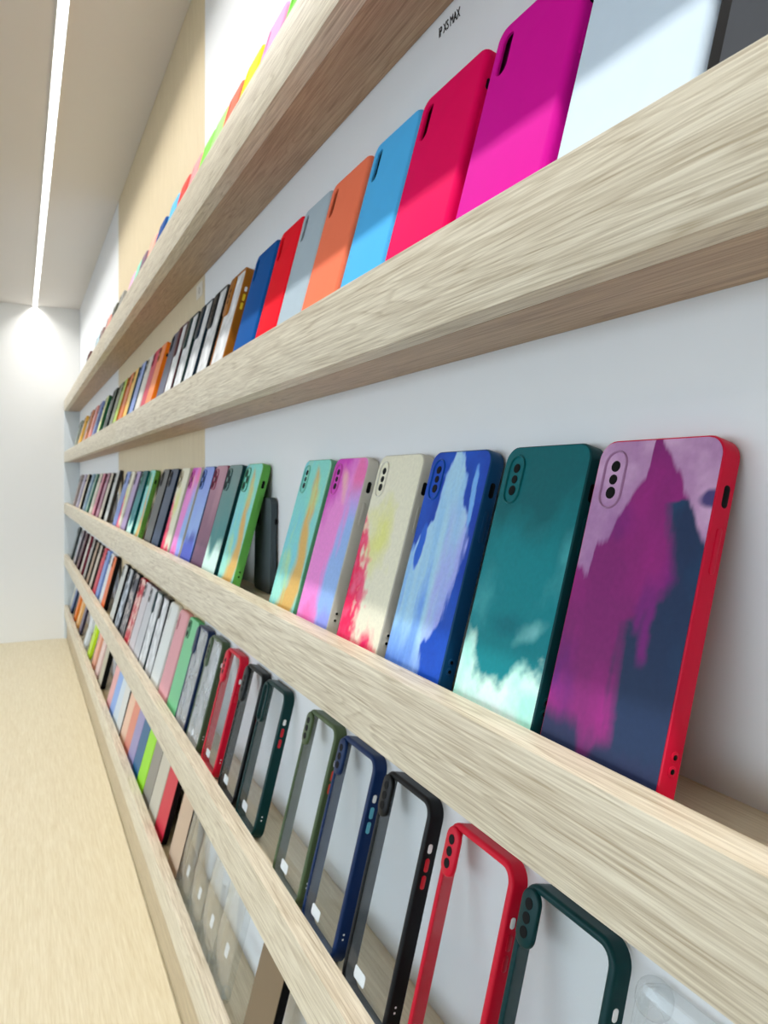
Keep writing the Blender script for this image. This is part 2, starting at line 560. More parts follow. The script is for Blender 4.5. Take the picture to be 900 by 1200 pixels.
def p_purple(s, t):
    jag = (fbm(s * 18, t * 6, 3) - .5)
    tt = t + jag * .05; ss = s + (fbm(s * 8, t * 30, 9) - .5) * .05
    base = full(s, C(122, 36, 104))
    base = over(base, C(156, 36, 124), np.clip(fbm(s * 4, t * 5, 5) * 2 - .8, 0, 1) * .7)
    base = over(base, C(92, 34, 112), np.clip(fbm(s * 3 + 9, t * 4, 6) * 2.4 - 1.2, 0, 1))
    # navy right slope
    nl = np.interp(t, [0, .06, .12, .29, .46, .5, .54, .6, .7, .81, .86], [.44, .42, .58, .54, .52, .66, .78, .86, .76, .68, 1.3])
    m = step(ss - nl + jag * .10, .05)
    navy = over(full(s, C(34, 50, 80)), C(24, 76, 112), np.clip(fbm(s * 3, t * 4 + 7, 8) * 2.2 - .9, 0, 1) * np.clip((t - .2) * 1.4, 0, 1))
    base = base * (1 - m[..., None]) + navy * m[..., None]
    for (cs, b0, w) in ((.70, .36, .035), (.63, .44, .03)):
        base = over(base, C(112, 36, 110), step(w - np.abs(ss - cs - .04 * (t - .4)), .02) * step(t - b0) * step(.56 - t))
    # bottom-left dark
    bl = np.interp(s, [0, .12, .2, .3, .36, .44, .5, .56, 1], [.17, .12, .16, .14, .05, .04, .12, .10, .1])
    base = over(base, C(44, 44, 78), step(bl - tt, .03))
    base = over(base, C(34, 48, 76), step(.10 - tt + (fbm(s * 5, t * 5, 4) - .5) * .06, .06) * .8)
    # lavender sky left and right of the peak
    lb = np.interp(s, [0, .05, .09, .12, .14, .24, .28, .34, .40, .46, .47, .50], [.60, .61, .57, .58, .68, .69, .76, .80, .85, .88, .95, 1.2])
    lav = over(full(s, C(168, 126, 166)), C(196, 158, 190), np.clip(fbm(s * 4 + 2, t * 9, 13) * 2.4 - .9, 0, 1))
    lav = over(lav, C(140, 92, 146), np.clip(fbm(s * 3 + 5, t * 6, 14) * 2.4 - 1.1, 0, 1) * .8)
    m = step(tt - lb, .012) * step(.52 - s, .01)
    base = base * (1 - m[..., None]) + lav * m[..., None]
    rb = np.interp(s, [.50, .56, .62, .74, .87, 1.0], [1.02, .99, .955, .89, .80, .69])
    m = step(tt - rb, .012) * step(s - .5, .01)
    base = base * (1 - m[..., None]) + lav * m[..., None]
    base = over(base, C(70, 60, 110), blob(s, t, 1.0, .83, .10, .03, 0, 17))
    return base

def p_teal(s, t):
    n = fbm(s * 3 + t * 1.5, t * 5 - s * 1.2, 21, 5)
    base = over(full(s, C(12, 122, 130)), C(8, 92, 98), np.clip((t - .52) * 3.2 + (n - .5) * 1.6, 0, 1))
    base = over(base, C(60, 150, 156), np.clip((n - .48) * 4, 0, 1) * np.clip(1 - np.abs(t - .50 - (s - .5) * .22) * 5, 0, 1))
    base = over(base, C(120, 190, 190), blob(s, t, .82, .36, .20, .05, .5, 25, .7, .7) * .8)
    base = over(base, C(6, 100, 112), blob(s, t, .5, .36, .35, .06, 0, 28, .5, .8) * .7)
    b = np.interp(s, [0, .12, .2, .35, .5, .7, .85, 1], [.34, .30, .23, .16, .18, .24, .27, .26])
    m = np.clip((b - t + (fbm(s * 7, t * 14, 23, 5) - .5) * .16) / .06, 0, 1)
    mint = over(full(s, C(206, 238, 222)), C(160, 220, 206), np.clip(fbm(s * 4, t * 8, 24) * 2.4 - .8, 0, 1))
    return base * (1 - m[..., None]) + mint * m[..., None]

def p_blue(s, t):
    base = over(full(s, C(24, 76, 178)), C(18, 58, 158), np.clip(fbm(s * 3, t * 6, 31) * 2.2 - .7, 0, 1))
    j = (fbm(s * 16, t * 5, 32) - .5) * .30 + (fbm(s * 7, t * 26, 35) - .5) * .06
    l = np.interp(t, [0, .1, .25, .45, .55, .62, .7, .8, .9, 1], [-.3, -.3, -.2, -.2, .02, .10, .30, .32, .30, .44])
    r = np.interp(t, [0, .08, .18, .3, .45, .6, .72, .8, .9, 1], [.62, .66, .60, .82, .88, .92, .86, .72, .70, .54])
    m = step(s - l + j * .45, .02) * step(r - s + j * .5, .02)
    sky = over(full(s, C(140, 186, 238)), C(168, 204, 244), np.clip(fbm(s * 7, t * 3, 33) * 2.4 - .9, 0, 1))
    sky = over(sky, C(104, 150, 224), np.clip(fbm(s * 9 + 4, t * 3, 36) * 3 - 1.7, 0, 1))
    lil = np.clip((s - .55 + (fbm(s * 5, t * 4, 34) - .5) * .6) * 4, 0, 1) * step(.72 - t, .1)
    sky = over(sky, C(152, 158, 226), lil * .9)
    base = base * (1 - m[..., None]) + sky * m[..., None]
    base = over(base, C(112, 166, 232), blob(s, t, .86, .80, .05, .14, .1, 38, .5, .2))
    base = over(base, C(34, 92, 196), blob(s, t, .16, .60, .07, .12, -.1, 39, .5, .2))
    base = over(base, C(26, 76, 182), step(.13 - t + (fbm(s * 8, t * 6, 37) - .5) * .2, .10) * .75)
    return base

def p_cream(s, t):
    base = full(s, C(218, 214, 192))
    base = over(base, C(212, 212, 128), blob(s, t, .45, .58, .42, .22, .2, 41, .6, .9) * .95)
    base = over(base, C(208, 206, 120), blob(s, t, .32, .56, .12, .12, .0, 46, .8, .8) * .5)
    st = fbm(s * 9, t * 16, 42, 5)
    m = np.clip((np.interp(t, [0, .2, .4, .55, .66, .72], [.48, .44, .36, .24, .10, -.2]) - s + (st - .5) * .5) / .14, 0, 1)
    pink = over(full(s, C(240, 22, 84)), C(250, 96, 130), np.clip(st * 2.6 - 1.1, 0, 1))
    base = base * (1 - m[..., None]) + pink * m[..., None]
    m = np.clip((.12 - t + (fbm(s * 6, t * 9, 43, 5) - .5) * .28) / .10, 0, 1)
    base = over(base, C(238, 30, 96), m)
    return base

def p_rainbow(s, t):
    d = s * .55 + (1 - t) * .9
    n = (fbm(s * 3, t * 5, 51) - .5) * .5
    base = full(s, C(222, 132, 202))
    base = over(base, C(196, 60, 178), np.clip((.42 - d + n) * 4, 0, 1))
    base = over(base, C(226, 110, 170), blob(s, t, .82, .88, .25, .16, 0, 52, .5, .6))
    base = over(base, C(236, 176, 176), blob(s, t, .45, .86, .10, .14, .5, 55, .5, .8) * .9)
    base = over(base, C(140, 172, 232), np.clip((s - .52 + (fbm(s * 6, t * 3, 53) - .5) * .8) * 4, 0, 1) * step(.76 - t, .12))
    base = over(base, C(236, 110, 176), blob(s, t, .35, .10, .3, .10, 0, 54, .5, .7))
    base = over(base, C(140, 150, 226), blob(s, t, .85, .06, .22, .14, 0, 56, .5, .6))
    return base

def p_mint(s, t):
    base = over(full(s, C(128, 204, 192)), C(112, 190, 206), np.clip(fbm(s * 3, t * 4, 61) * 2.4 - .9, 0, 1))
    j = (fbm(s * 9, t * 6, 62, 5) - .5) * .45
    c = np.interp(t, [0, .2, .4, .6, .8, .9, 1], [.45, .75, .78, .62, .68, .62, .5])
    w = np.interp(t, [0, .2, .4, .6, .8, .92, 1], [.38, .30, .22, .16, .18, .10, 0])
    base = over(base, C(206, 166, 92), np.clip((w - np.abs(s - c) + j * .5) / .12, 0, 1))
    base = over(base, C(176, 208, 146), np.clip((fbm(s * 5, t * 4, 63) - .56) * 6, 0, 1) * .7)
    base = over(base, C(150, 214, 200), blob(s, t, .2, .15, .25, .12, 0, 64, .5, .5) * .8)
    return base

def p_fade(a, b, c, seed):
    def f(s, t):
        n = (fbm(s * 3, t * 4, seed, 5) - .5) * .7
        x = t + n * .6
        base = over(full(s, C(*c)), C(*b), np.clip((x - .22) / .14, 0, 1))
        return over(base, C(*a), np.clip((x - .45) / .5, 0, 1))
    return f

def p_marble(a, b, seed):
    def f(s, t):
        v = np.abs(fbm(s * 3, t * 6, seed, 5) - .5) * 9
        return over(full(s, C(*a)), C(*b), np.clip(1 - v, 0, 1))
    return f

def p_rings(a, b, seed):
    def f(s, t):
        base = full(s, C(*a))
        for (cs, ct, r) in ((.35, .62, .42), (.7, .45, .42), (.4, .2, .3)):
            d = np.sqrt((s - cs) ** 2 + ((t - ct) * 2) ** 2)
            base = over(base, C(*b), step(.06 - np.abs(d - r), .04))
        return over(base, C(214, 216, 218), step(t - .75, .02) * step(.25 - np.abs(s - .5), .02) * .6)
    return f

def plate_mesh(fn, W, H, r, inset, z, nu, nv):
    """gently crowned print plate: a grid fitted to the rounded back"""
    Wi, Hi, ri = W / 2 - inset, H - 2 * inset, max(r - inset, .001)
    ts = (1 - np.cos(np.linspace(0, 1, nv + 1) * math.pi)) / 2 * .25 + np.linspace(0, 1, nv + 1) * .75
    v = inset + ts * Hi
    dy = np.clip(np.maximum(inset + ri - v, v - (inset + Hi - ri)), 0, ri)
    hw = Wi - ri + np.sqrt(np.maximum(ri * ri - dy * dy, 0))
    ss = np.linspace(-1, 1, nu + 1)
    U = hw[:, None] * ss[None, :]
    V = np.repeat(v[:, None], nu + 1, 1)
    co = np.stack([U, V, np.full_like(U, z)], -1).reshape(-1, 3)
    idx = np.arange((nu + 1) * (nv + 1)).reshape(nv + 1, nu + 1)
    q = np.stack([idx[:-1, :-1], idx[:-1, 1:], idx[1:, 1:], idx[1:, :-1]], -1).reshape(-1, 4)
    me = bpy.data.meshes.new('printed_back')
    me.from_pydata(co.tolist(), [], q.tolist())
    S = (U / (2 * Wi) + .5); T_ = (V - inset) / Hi
    col = np.clip(fn(S, T_) * 1.22, 0, .9).reshape(-1, 3)
    at = me.color_attributes.new('ink', 'FLOAT_COLOR', 'POINT')
    at.data.foreach_set('color', np.concatenate([col, np.ones((len(col), 1))], 1).astype(np.float32).ravel())
    for p in me.polygons:
        p.use_smooth = True
    return me

# ------------------------------------------------------------------ building one case
CW, CH, CTK = 0.080, 0.170, 0.0105

def xs_lenses(root, cx, cy, mat=None, z=0.0):
    for k, rr in ((1, .0030), (0, .0027), (-1, .0032)):
        link('lens_opening', disc_mesh(rr, z, z + .0004, cx, cy + k * .0071), mat or M_LENS, root)

def build_case(root, kind, P):
    W, H, T = P.get('W', CW), P.get('H', CH), P.get('T', CTK)
    detail = P.get('detail', 2)
    n = 7 if detail == 2 else 4
    if kind == 'sil':
        m = silicone(P['c'])
        cx, cy = -W / 2 + .0150, H - .0245
        link('shell', shell_mesh(W, H, T, .0115, .0045, .0020, (cx, cy, .0105, .0300), n), m, root)
        link('slot_shade', slab_mesh(W, H, .0115, .0022, -.0060, -.0052, n, 0, 0, None), plain(tuple(int(v * .45) for v in P['c']), .9, .1), root)  # dark plate standing in for the shade inside the camera slot
        link('side_button', side_mesh(W / 2 - .001, W / 2 + .0005, H - .064, H - .046, -.0082, -.0056, 4), m, root)
        link('switch_opening', side_mesh(W / 2 - .001, W / 2 + .0002, H - .033, H - .025, -.0086, -.0048, 4), M_DARK, root)
    elif kind == 'art':
        m = glossy(P['c'])
        link('shell', shell_mesh(W, H, T, .0105, .0012, .0018, None, n), m, root)
        nu, nv = P.get('grid', (12, 40))
        link('printed_back', plate_mesh(P['fn'], W, H, .0105, .0011, .0002, nu, nv), M_PRINT, root)
        rc = glossy(P.get('ring', P['c']))
        if P.get('tall'):
            w, h = .026, .034
            cx, cy = -W / 2 + .0175, H - .0225
            link('camera_ring', pillring_mesh(w, h, .008, .0014, .0014, cx, cy), rc, root)
            for (dx, dy) in ((-.0052, .0085), (.0052, .0), (-.0052, -.0085)):
                link('lens_opening', disc_mesh(.0050, .0002, .0007, cx + dx, cy + dy), M_LENS, root)
                link('lens_ring', pillring_mesh(.0118, .0118, .0059, .0010, .0011, cx + dx, cy + dy), rc, root)
        else:
            w, h = .0160, .0315
            cx, cy = -W / 2 + .0142, H - .0215
            link('camera_ring', pillring_mesh(w, h, w / 2, .0011, .0013, cx, cy), rc, root)
            xs_lenses(root, cx, cy, None, .0002)
        link('side_button', side_mesh(W / 2 - .001, W / 2 + .0006, H - .063, H - .042, -.0072, -.0040, 4), m, root)
        link('switch_opening', side_mesh(W / 2 - .001, W / 2 + .0002, H - .033, H - .0225, -.0075, -.0036, 4), M_DARK, root)
        for v in (.0215, .0275):
            p = link('strap_hole', side_mesh(W / 2 - .001, W / 2 + .0005, v - .0024, v + .0024, -.0078, -.0032, 4), m, root)
            link('hole_dot', side_mesh(W / 2, W / 2 + .0007, v - .0012, v + .0012, -.0067, -.0043, 4), M_DARK, p)
    elif kind == 'bumper':
        m = glossy(P['c'])
        link('frame', frame_mesh(W, H, T, .0135, .0050, n), m, root)
        if P.get('band'):
            link('inner_band', band_mesh(W, H, T, .0125, n), silicone(P['band']), root)
        link('clear_back', slab_mesh(W, H, .0125, .0023, -.0013, -.0006, n, 0, 0, None), M_LIT_WHITE if P.get('frost') else M_LIT_VEIL if P.get('haze') else M_CLEAR, root)
        w, h = P.get('isl', (.0165, .0345))
        cx, cy = -W / 2 + w / 2 + .0012, H - h / 2 - .0035
        if P.get('open'):
            link('camera_ring', pillring_mesh(w, h, w / 2, .0036, .0022, cx, cy), m, root)
        else:
            link('camera_island', slab_mesh(w, h, w / 2 * P.get('rf', 1.0), 0, -.0012, .0018, 6, .0012, cx, cy), m, root)
            if detail == 2:
                for k in (1, 0, -1):
                    lm = disc_mesh(.0034, .0016, .0021, cx, cy + k * .0082)
                    link('lens_opening', lm, M_LENS, root)
        link('mute_switch', side_mesh(W / 2 - .001, W / 2 + .0006, H - .0375, H - .0305, -.0075, -.0040, 4), plain(P.get('sw', (245, 246, 246)), .4), root)
        for v in (.046, .0585):
            link('side_button', side_mesh(W / 2 - .001, W / 2 + .0009, H - v - .0050, H - v + .0050, -.0075, -.0040, 4), plain(P.get('b', P['c']), .35), root)
        if detail == 2:
            for v in (.0235, .0275):
                link('strap_hole', side_mesh(W / 2 - .0005, W / 2 + .0002, v - .0009, v + .0009, -.0066, -.0048, 3), M_STICK, root)
            link('sticker', slab_mesh(.019, .0095, .002, 0, -.0017, -.00135, 3, 0, -.012, .0200), M_STICK, root)
    elif kind == 'clear':
        link('shell', shell_mesh(W, H, T, .0115, .0020, .0014, (-W / 2 + .0145, H - .0245, .0125, .031), 5), M_TPU, root)
        for sx in (-1, 1):
            for sy in (-1, 1):
                link('cushion_corner', clear_corner_mesh(W, H, T, .0115, sx, sy), M_TPU, root)
        link('sticker', slab_mesh(.0145, .0165, .003, 0, -.0030, -.0026, 3, 0, .006, P.get('sv', .035)), M_STICK, root)
    elif kind == 'plain':
        m = silicone(P.get('s', P['c']))
        link('shell', shell_mesh(W, H, T, .0105, .0016, .0018, None, n), m, root)
        if P.get('fn'):
            link('printed_back', plate_mesh(P['fn'], W, H, .0105, .0011, .0002, 10, 30), M_PRINT, root)
        else:
            link('back_panel', slab_mesh(W, H, .0105, P.get('inset', .0013), -.0002, .0003, n, 0, 0, None), P.get('m') or glossy(P['c']), root)
        ic = P.get('i', tuple(int(v * .72) for v in P['c']))
        w, h = .0240, .0330
        cx, cy = -W / 2 + .0165, H - .0220
        link('camera_island', slab_mesh(w, h, .0085, 0, 0, .0016, 5, .0006, cx, cy), glossy(ic), root)
        for dy in (.0080, -.0080):
            link('lens_opening', disc_mesh(.0052, .0015, .0021, cx, cy + dy), M_LENS, root)
        link('switch_opening', side_mesh(W / 2 - .001, W / 2 + .0003, H - .034, H - .026, -.0082, -.0044, 4), M_DARK, root)

def zfloor(row): return TOPS[row] - RECESS

def lean_for(yfoot, H, T):
    a = math.radians(16)
    for _ in range(12):
        a = math.asin(max(0.02, min(.9, (YW - .0006 - yfoot - T * math.cos(a)) / H)))
    return a

def left_edge_X(row, px, py=None, yfoot=0.2378):
    """where the left edge of a case stands along the ledge, read on the case's own plane"""
    if py is None:
        k = TOPS[row] * CT / (YF if TOPS[row] > 0 else YIN)
        py = HY - k * (px - HX)
    a = lean_for(yfoot, CH, CTK)
    s, c = math.sin(a), math.cos(a)
    A, B = (px - 450) / F, (HY - py) / F
    Z0 = zfloor(row) + CTK * s
    # (Y - yfoot) c - (Z - Z0) s = 0 with Y = d(ST + A CT), Z = d B
    d = (yfoot * c - Z0 * s) / ((ST + A * CT) * c - B * s)
    return d * (CT - A * ST)

RND = random.Random(4)
def place(root, row, xleft, W=CW, H=CH, T=CTK, yfoot=None, roll=0.0, yaw=0.0):
    yf = 0.2378 if yfoot is None else yfoot
    a = lean_for(yf, H, T)
    s, c = math.sin(a), math.cos(a)
    M = Matrix(((-1, 0, 0), (0, -s, c), (0, c, s))).to_4x4()
    M.translation = wpt(xleft - W / 2, yf, zfloor(row) + T * s + .0002 + abs(math.sin(roll)) * W / 2)
    root.matrix_world = M @ Matrix.Rotation(roll, 4, 'Z')

# ------------------------------------------------------------------ the rows of cases
# entries: (pixel of the left edge at the lip, kind, description, short colour word, settings)
K = dict
CL = 'clear'
R1 = [
 (334, 'sil', 'lime green silicone phone case', 'lime', K(c=(120, 215, 70))),
 (304, 'sil', 'candy pink silicone phone case', 'candy pink', K(c=(250, 160, 205))),
 (280, 'sil', 'bright yellow silicone phone case', 'yellow', K(c=(250, 225, 30))),
 (260, 'sil', 'coral red silicone phone case', 'coral', K(c=(250, 110, 85))),
 (246.5, 'sil', 'pale lime silicone phone case', 'pale lime', K(c=(165, 225, 130))),
 (233, 'sil', 'grass green silicone phone case', 'grass green', K(c=(130, 215, 80))),
 (218.5, 'sil', 'rose pink silicone phone case', 'rose pink', K(c=(250, 150, 150))),
 (206, 'sil', 'bright red silicone phone case', 'bright red', K(c=(245, 70, 60))),
 (195, 'sil', 'sky blue silicone phone case', 'sky blue', K(c=(95, 180, 225))),
 (181.5, 'sil', 'navy blue silicone phone case', 'navy', K(c=(30, 75, 140))),
 (171.5, 'sil', 'peach silicone phone case', 'peach', K(c=(250, 175, 155))),
 (161.5, 'sil', 'dusty mauve silicone phone case', 'mauve', K(c=(130, 105, 120))),
 (156, 'sil', 'mint green silicone phone case', 'mint', K(c=(140, 210, 185))),
 (149, 'sil', 'blush pink silicone phone case', 'blush', K(c=(225, 175, 200))),
 (137.5, 'plain', 'stone grey phone case', 'stone grey', K(c=(150, 150, 145))),
 (130, 'plain', 'dark olive phone case', 'dark olive', K(c=(75, 75, 60))),
 (123, 'plain', 'salmon phone case', 'salmon', K(c=(235, 165, 150))),
 (115.5, 'plain', 'taupe phone case', 'taupe', K(c=(140, 115, 110))),
 (111, 'plain', 'pale blue phone case', 'pale blue', K(c=(190, 215, 225))),
 (101, 'plain', 'dark maroon phone case', 'maroon', K(c=(80, 25, 25))),
]
R2 = [
 (826, 'plain', 'charcoal grey phone case with black frame', 'charcoal', K(c=(74, 76, 80), m=plain((74, 76, 80), .85, .05), s=(12, 12, 13), inset=.0072, i=(30, 30, 32))),
 (650, 'sil', 'pale icy white silicone phone case', 'icy white', K(c=(214, 230, 244))),
 (532, 'sil', 'vivid magenta silicone phone case', 'magenta', K(c=(226, 14, 160))),
 (450, 'sil', 'crimson pink silicone phone case', 'crimson pink', K(c=(242, 0, 94))),
 (398, 'sil', 'sky blue silicone phone case', 'sky blue', K(c=(84, 186, 246))),
 (352.5, 'sil', 'coral orange silicone phone case', 'coral', K(c=(255, 128, 92))),
 (324, 'sil', 'light grey silicone phone case', 'light grey', K(c=(176, 192, 202))),
 (298, 'sil', 'scarlet red silicone phone case', 'scarlet', K(c=(244, 16, 40))),
 (271.5, 'sil', 'deep blue silicone phone case', 'deep blue', K(c=(14, 86, 158))),
 (246, 'bumper', 'clear phone case with amber frame and yellow buttons', 'amber', K(frost=1, c=(160, 98, 24), b=(250, 215, 40), isl=(.030, .058), rf=.5, band=(190, 140, 60))),
 (228.5, 'bumper', 'clear phone case with black frame', 'black-framed', K(frost=1, c=(20, 24, 28), isl=(.030, .058), rf=.5)),
 (214.5, 'bumper', 'clear phone case with navy frame', 'navy-framed', K(frost=1, c=(16, 40, 56), isl=(.030, .058), rf=.5)),
 (201, 'bumper', 'clear phone case with bottle green frame', 'green-framed', K(frost=1, c=(16, 48, 46), isl=(.030, .058), rf=.5)),
 (190.5, 'bumper', 'clear phone case with burgundy frame', 'burgundy-framed', K(frost=1, c=(76, 18, 32), isl=(.030, .058), rf=.5)),
 (182.5, 'plain', 'slate blue phone case', 'slate', K(c=(92, 98, 122), i=(24, 32, 46))),
 (169.5, 'plain', 'orange phone case', 'orange', K(c=(252, 150, 90), s=(246, 126, 30))),
 (163, 'plain', 'cherry red phone case', 'cherry', K(c=(214, 50, 88))),
 (156.5, 'plain', 'cream white phone case', 'cream', K(c=(232, 228, 218))),
 (149.5, 'plain', 'periwinkle blue phone case', 'periwinkle', K(c=(140, 165, 222), s=(30, 60, 90))),
 (142.5, 'plain', 'golden yellow phone case', 'golden', K(c=(246, 200, 90), s=(30, 70, 100))),
 (137.5, 'plain', 'burnt orange phone case', 'burnt orange', K(c=(222, 110, 30))),
 (131.5, 'plain', 'lime green phone case', 'lime', K(c=(176, 206, 80), s=(200, 110, 30))),
 (127, 'plain', 'olive grey phone case', 'olive grey', K(c=(128, 134, 112))),
 (121, 'plain', 'black green phone case', 'black-green', K(c=(24, 56, 50), s=(14, 18, 20))),
 (113, 'plain', 'pale lemon phone case', 'lemon', K(c=(218, 226, 158), s=(40, 90, 60))),
 (107, 'plain', 'dusty blue phone case', 'dusty blue', K(c=(122, 136, 186))),
 (102, 'plain', 'rose phone case', 'rose', K(c=(236, 160, 152))),
 (97.5, 'plain', 'terracotta phone case', 'terracotta', K(c=(214, 142, 104))),
 (91, 'plain', 'amber yellow phone case', 'amber yellow', K(c=(244, 190, 90))),
 (86, 'plain', 'sage grey phone case', 'sage', K(c=(166, 172, 160))),
]
R3 = [
 (632, 'art', 'purple and navy painted phone case with red edge', 'purple painted', K(c=(214, 16, 56), ring=(172, 130, 168), fn=p_purple, grid=(110, 210))),
 (530, 'art', 'teal cloud painted phone case with dark green edge', 'teal cloud', K(c=(0, 62, 66), ring=(12, 96, 100), fn=p_teal, grid=(70, 140))),
 (450, 'art', 'blue brushstroke painted phone case', 'blue brushstroke', K(c=(18, 70, 112), ring=(24, 84, 170), fn=p_blue, grid=(80, 160))),
 (394, 'art', 'cream phone case with hot pink paint wash', 'cream-pink', K(c=(206, 202, 188), ring=(226, 224, 212), fn=p_cream, grid=(60, 130))),
 (347, 'art', 'pink and lilac watercolour phone case with beige edge', 'lilac watercolour', K(c=(210, 206, 194), ring=(206, 96, 178), fn=p_rainbow, grid=(50, 110))),
 (315, 'art', 'mint and ochre watercolour phone case', 'mint-ochre', K(c=(96, 164, 124), ring=(124, 196, 180), fn=p_mint, grid=(50, 110))),
 (254, 'art', 'mint and gold painted phone case with bright green edge', 'green-edged', K(c=(98, 172, 78), ring=(60, 140, 110), fn=p_mint, tall=1, grid=(30, 80))),
 (235.5, 'art', 'smoky green phone case fading to pale mint', 'smoky green', K(c=(0, 52, 56), ring=(30, 70, 72), fn=p_fade((112, 134, 130), (64, 130, 130), (198, 232, 216), 71), tall=1, grid=(24, 60))),
 (223, 'art', 'plum phone case with maroon edge', 'plum', K(c=(112, 32, 66), ring=(150, 40, 80), fn=p_fade((176, 132, 146), (128, 86, 110), (98, 66, 92), 72), tall=1, grid=(16, 40))),
 (210, 'art', 'soft blue painted phone case', 'soft blue', K(c=(24, 60, 110), ring=(40, 80, 150), fn=p_fade((130, 150, 214), (142, 170, 228), (70, 86, 178), 73), tall=1, grid=(16, 40))),
 (198, 'art', 'orchid pink painted phone case', 'orchid', K(c=(206, 200, 190), ring=(190, 80, 150), fn=p_rainbow, tall=1, grid=(16, 40))),
 (187, 'art', 'pale cream phone case with raspberry streak', 'raspberry', K(c=(206, 202, 186), ring=(180, 170, 140), fn=p_cream, tall=1, grid=(16, 40))),
 (176.5, 'plain', 'midnight navy phone case', 'midnight', K(c=(22, 56, 92), s=(14, 24, 40), i=(12, 20, 34))),
 (168, 'plain', 'charcoal phone case', 'charcoal', K(c=(86, 88, 90), s=(16, 16, 18), i=(14, 14, 16))),
 (155, 'art', 'leafy green and mint phone case', 'leafy green', K(c=(96, 150, 60), ring=(80, 150, 110), fn=p_mint, tall=1, grid=(12, 30))),
 (147.5, 'plain', 'aqua teal phone case', 'aqua', K(c=(110, 190, 176), s=(0, 80, 80), fn=p_teal)),
 (141, 'plain', 'lilac phone case', 'lilac', K(c=(176, 152, 196), s=(90, 90, 110))),
 (135.5, 'plain', 'ivory and pink phone case', 'ivory', K(c=(238, 226, 214), s=(220, 212, 200), fn=p_cream)),
 (131, 'plain', 'cornflower blue phone case', 'cornflower', K(c=(126, 150, 214))),
 (121.5, 'plain', 'white phone case sliding sideways', 'tilted white', K(c=(196, 198, 194), s=(60, 58, 56), roll=.13)),
 (115, 'plain', 'beige phone case with black edge', 'black-edged', K(c=(202, 190, 172), s=(14, 14, 16))),
 (111.5, 'plain', 'mauve phone case', 'mauve', K(c=(180, 120, 146), s=(90, 40, 60))),
 (107, 'plain', 'rose pink phone case', 'rose pink', K(c=(216, 130, 152), s=(120, 50, 74))),
 (103.5, 'plain', 'eggshell phone case', 'eggshell', K(c=(222, 216, 198))),
 (99.5, 'plain', 'sea green phone case', 'sea green', K(c=(128, 166, 152), s=(50, 104, 84))),
 (96, 'plain', 'steel blue phone case', 'steel blue', K(c=(134, 164, 184))),
 (91.5, 'plain', 'sand phone case with dark edge', 'sand', K(c=(226, 208, 180), s=(28, 26, 26))),
 (88, 'plain', 'pale lavender phone case', 'pale lavender', K(c=(196, 188, 208))),
 (84.5, 'plain', 'taupe phone case', 'taupe', K(c=(160, 144, 140))),
]
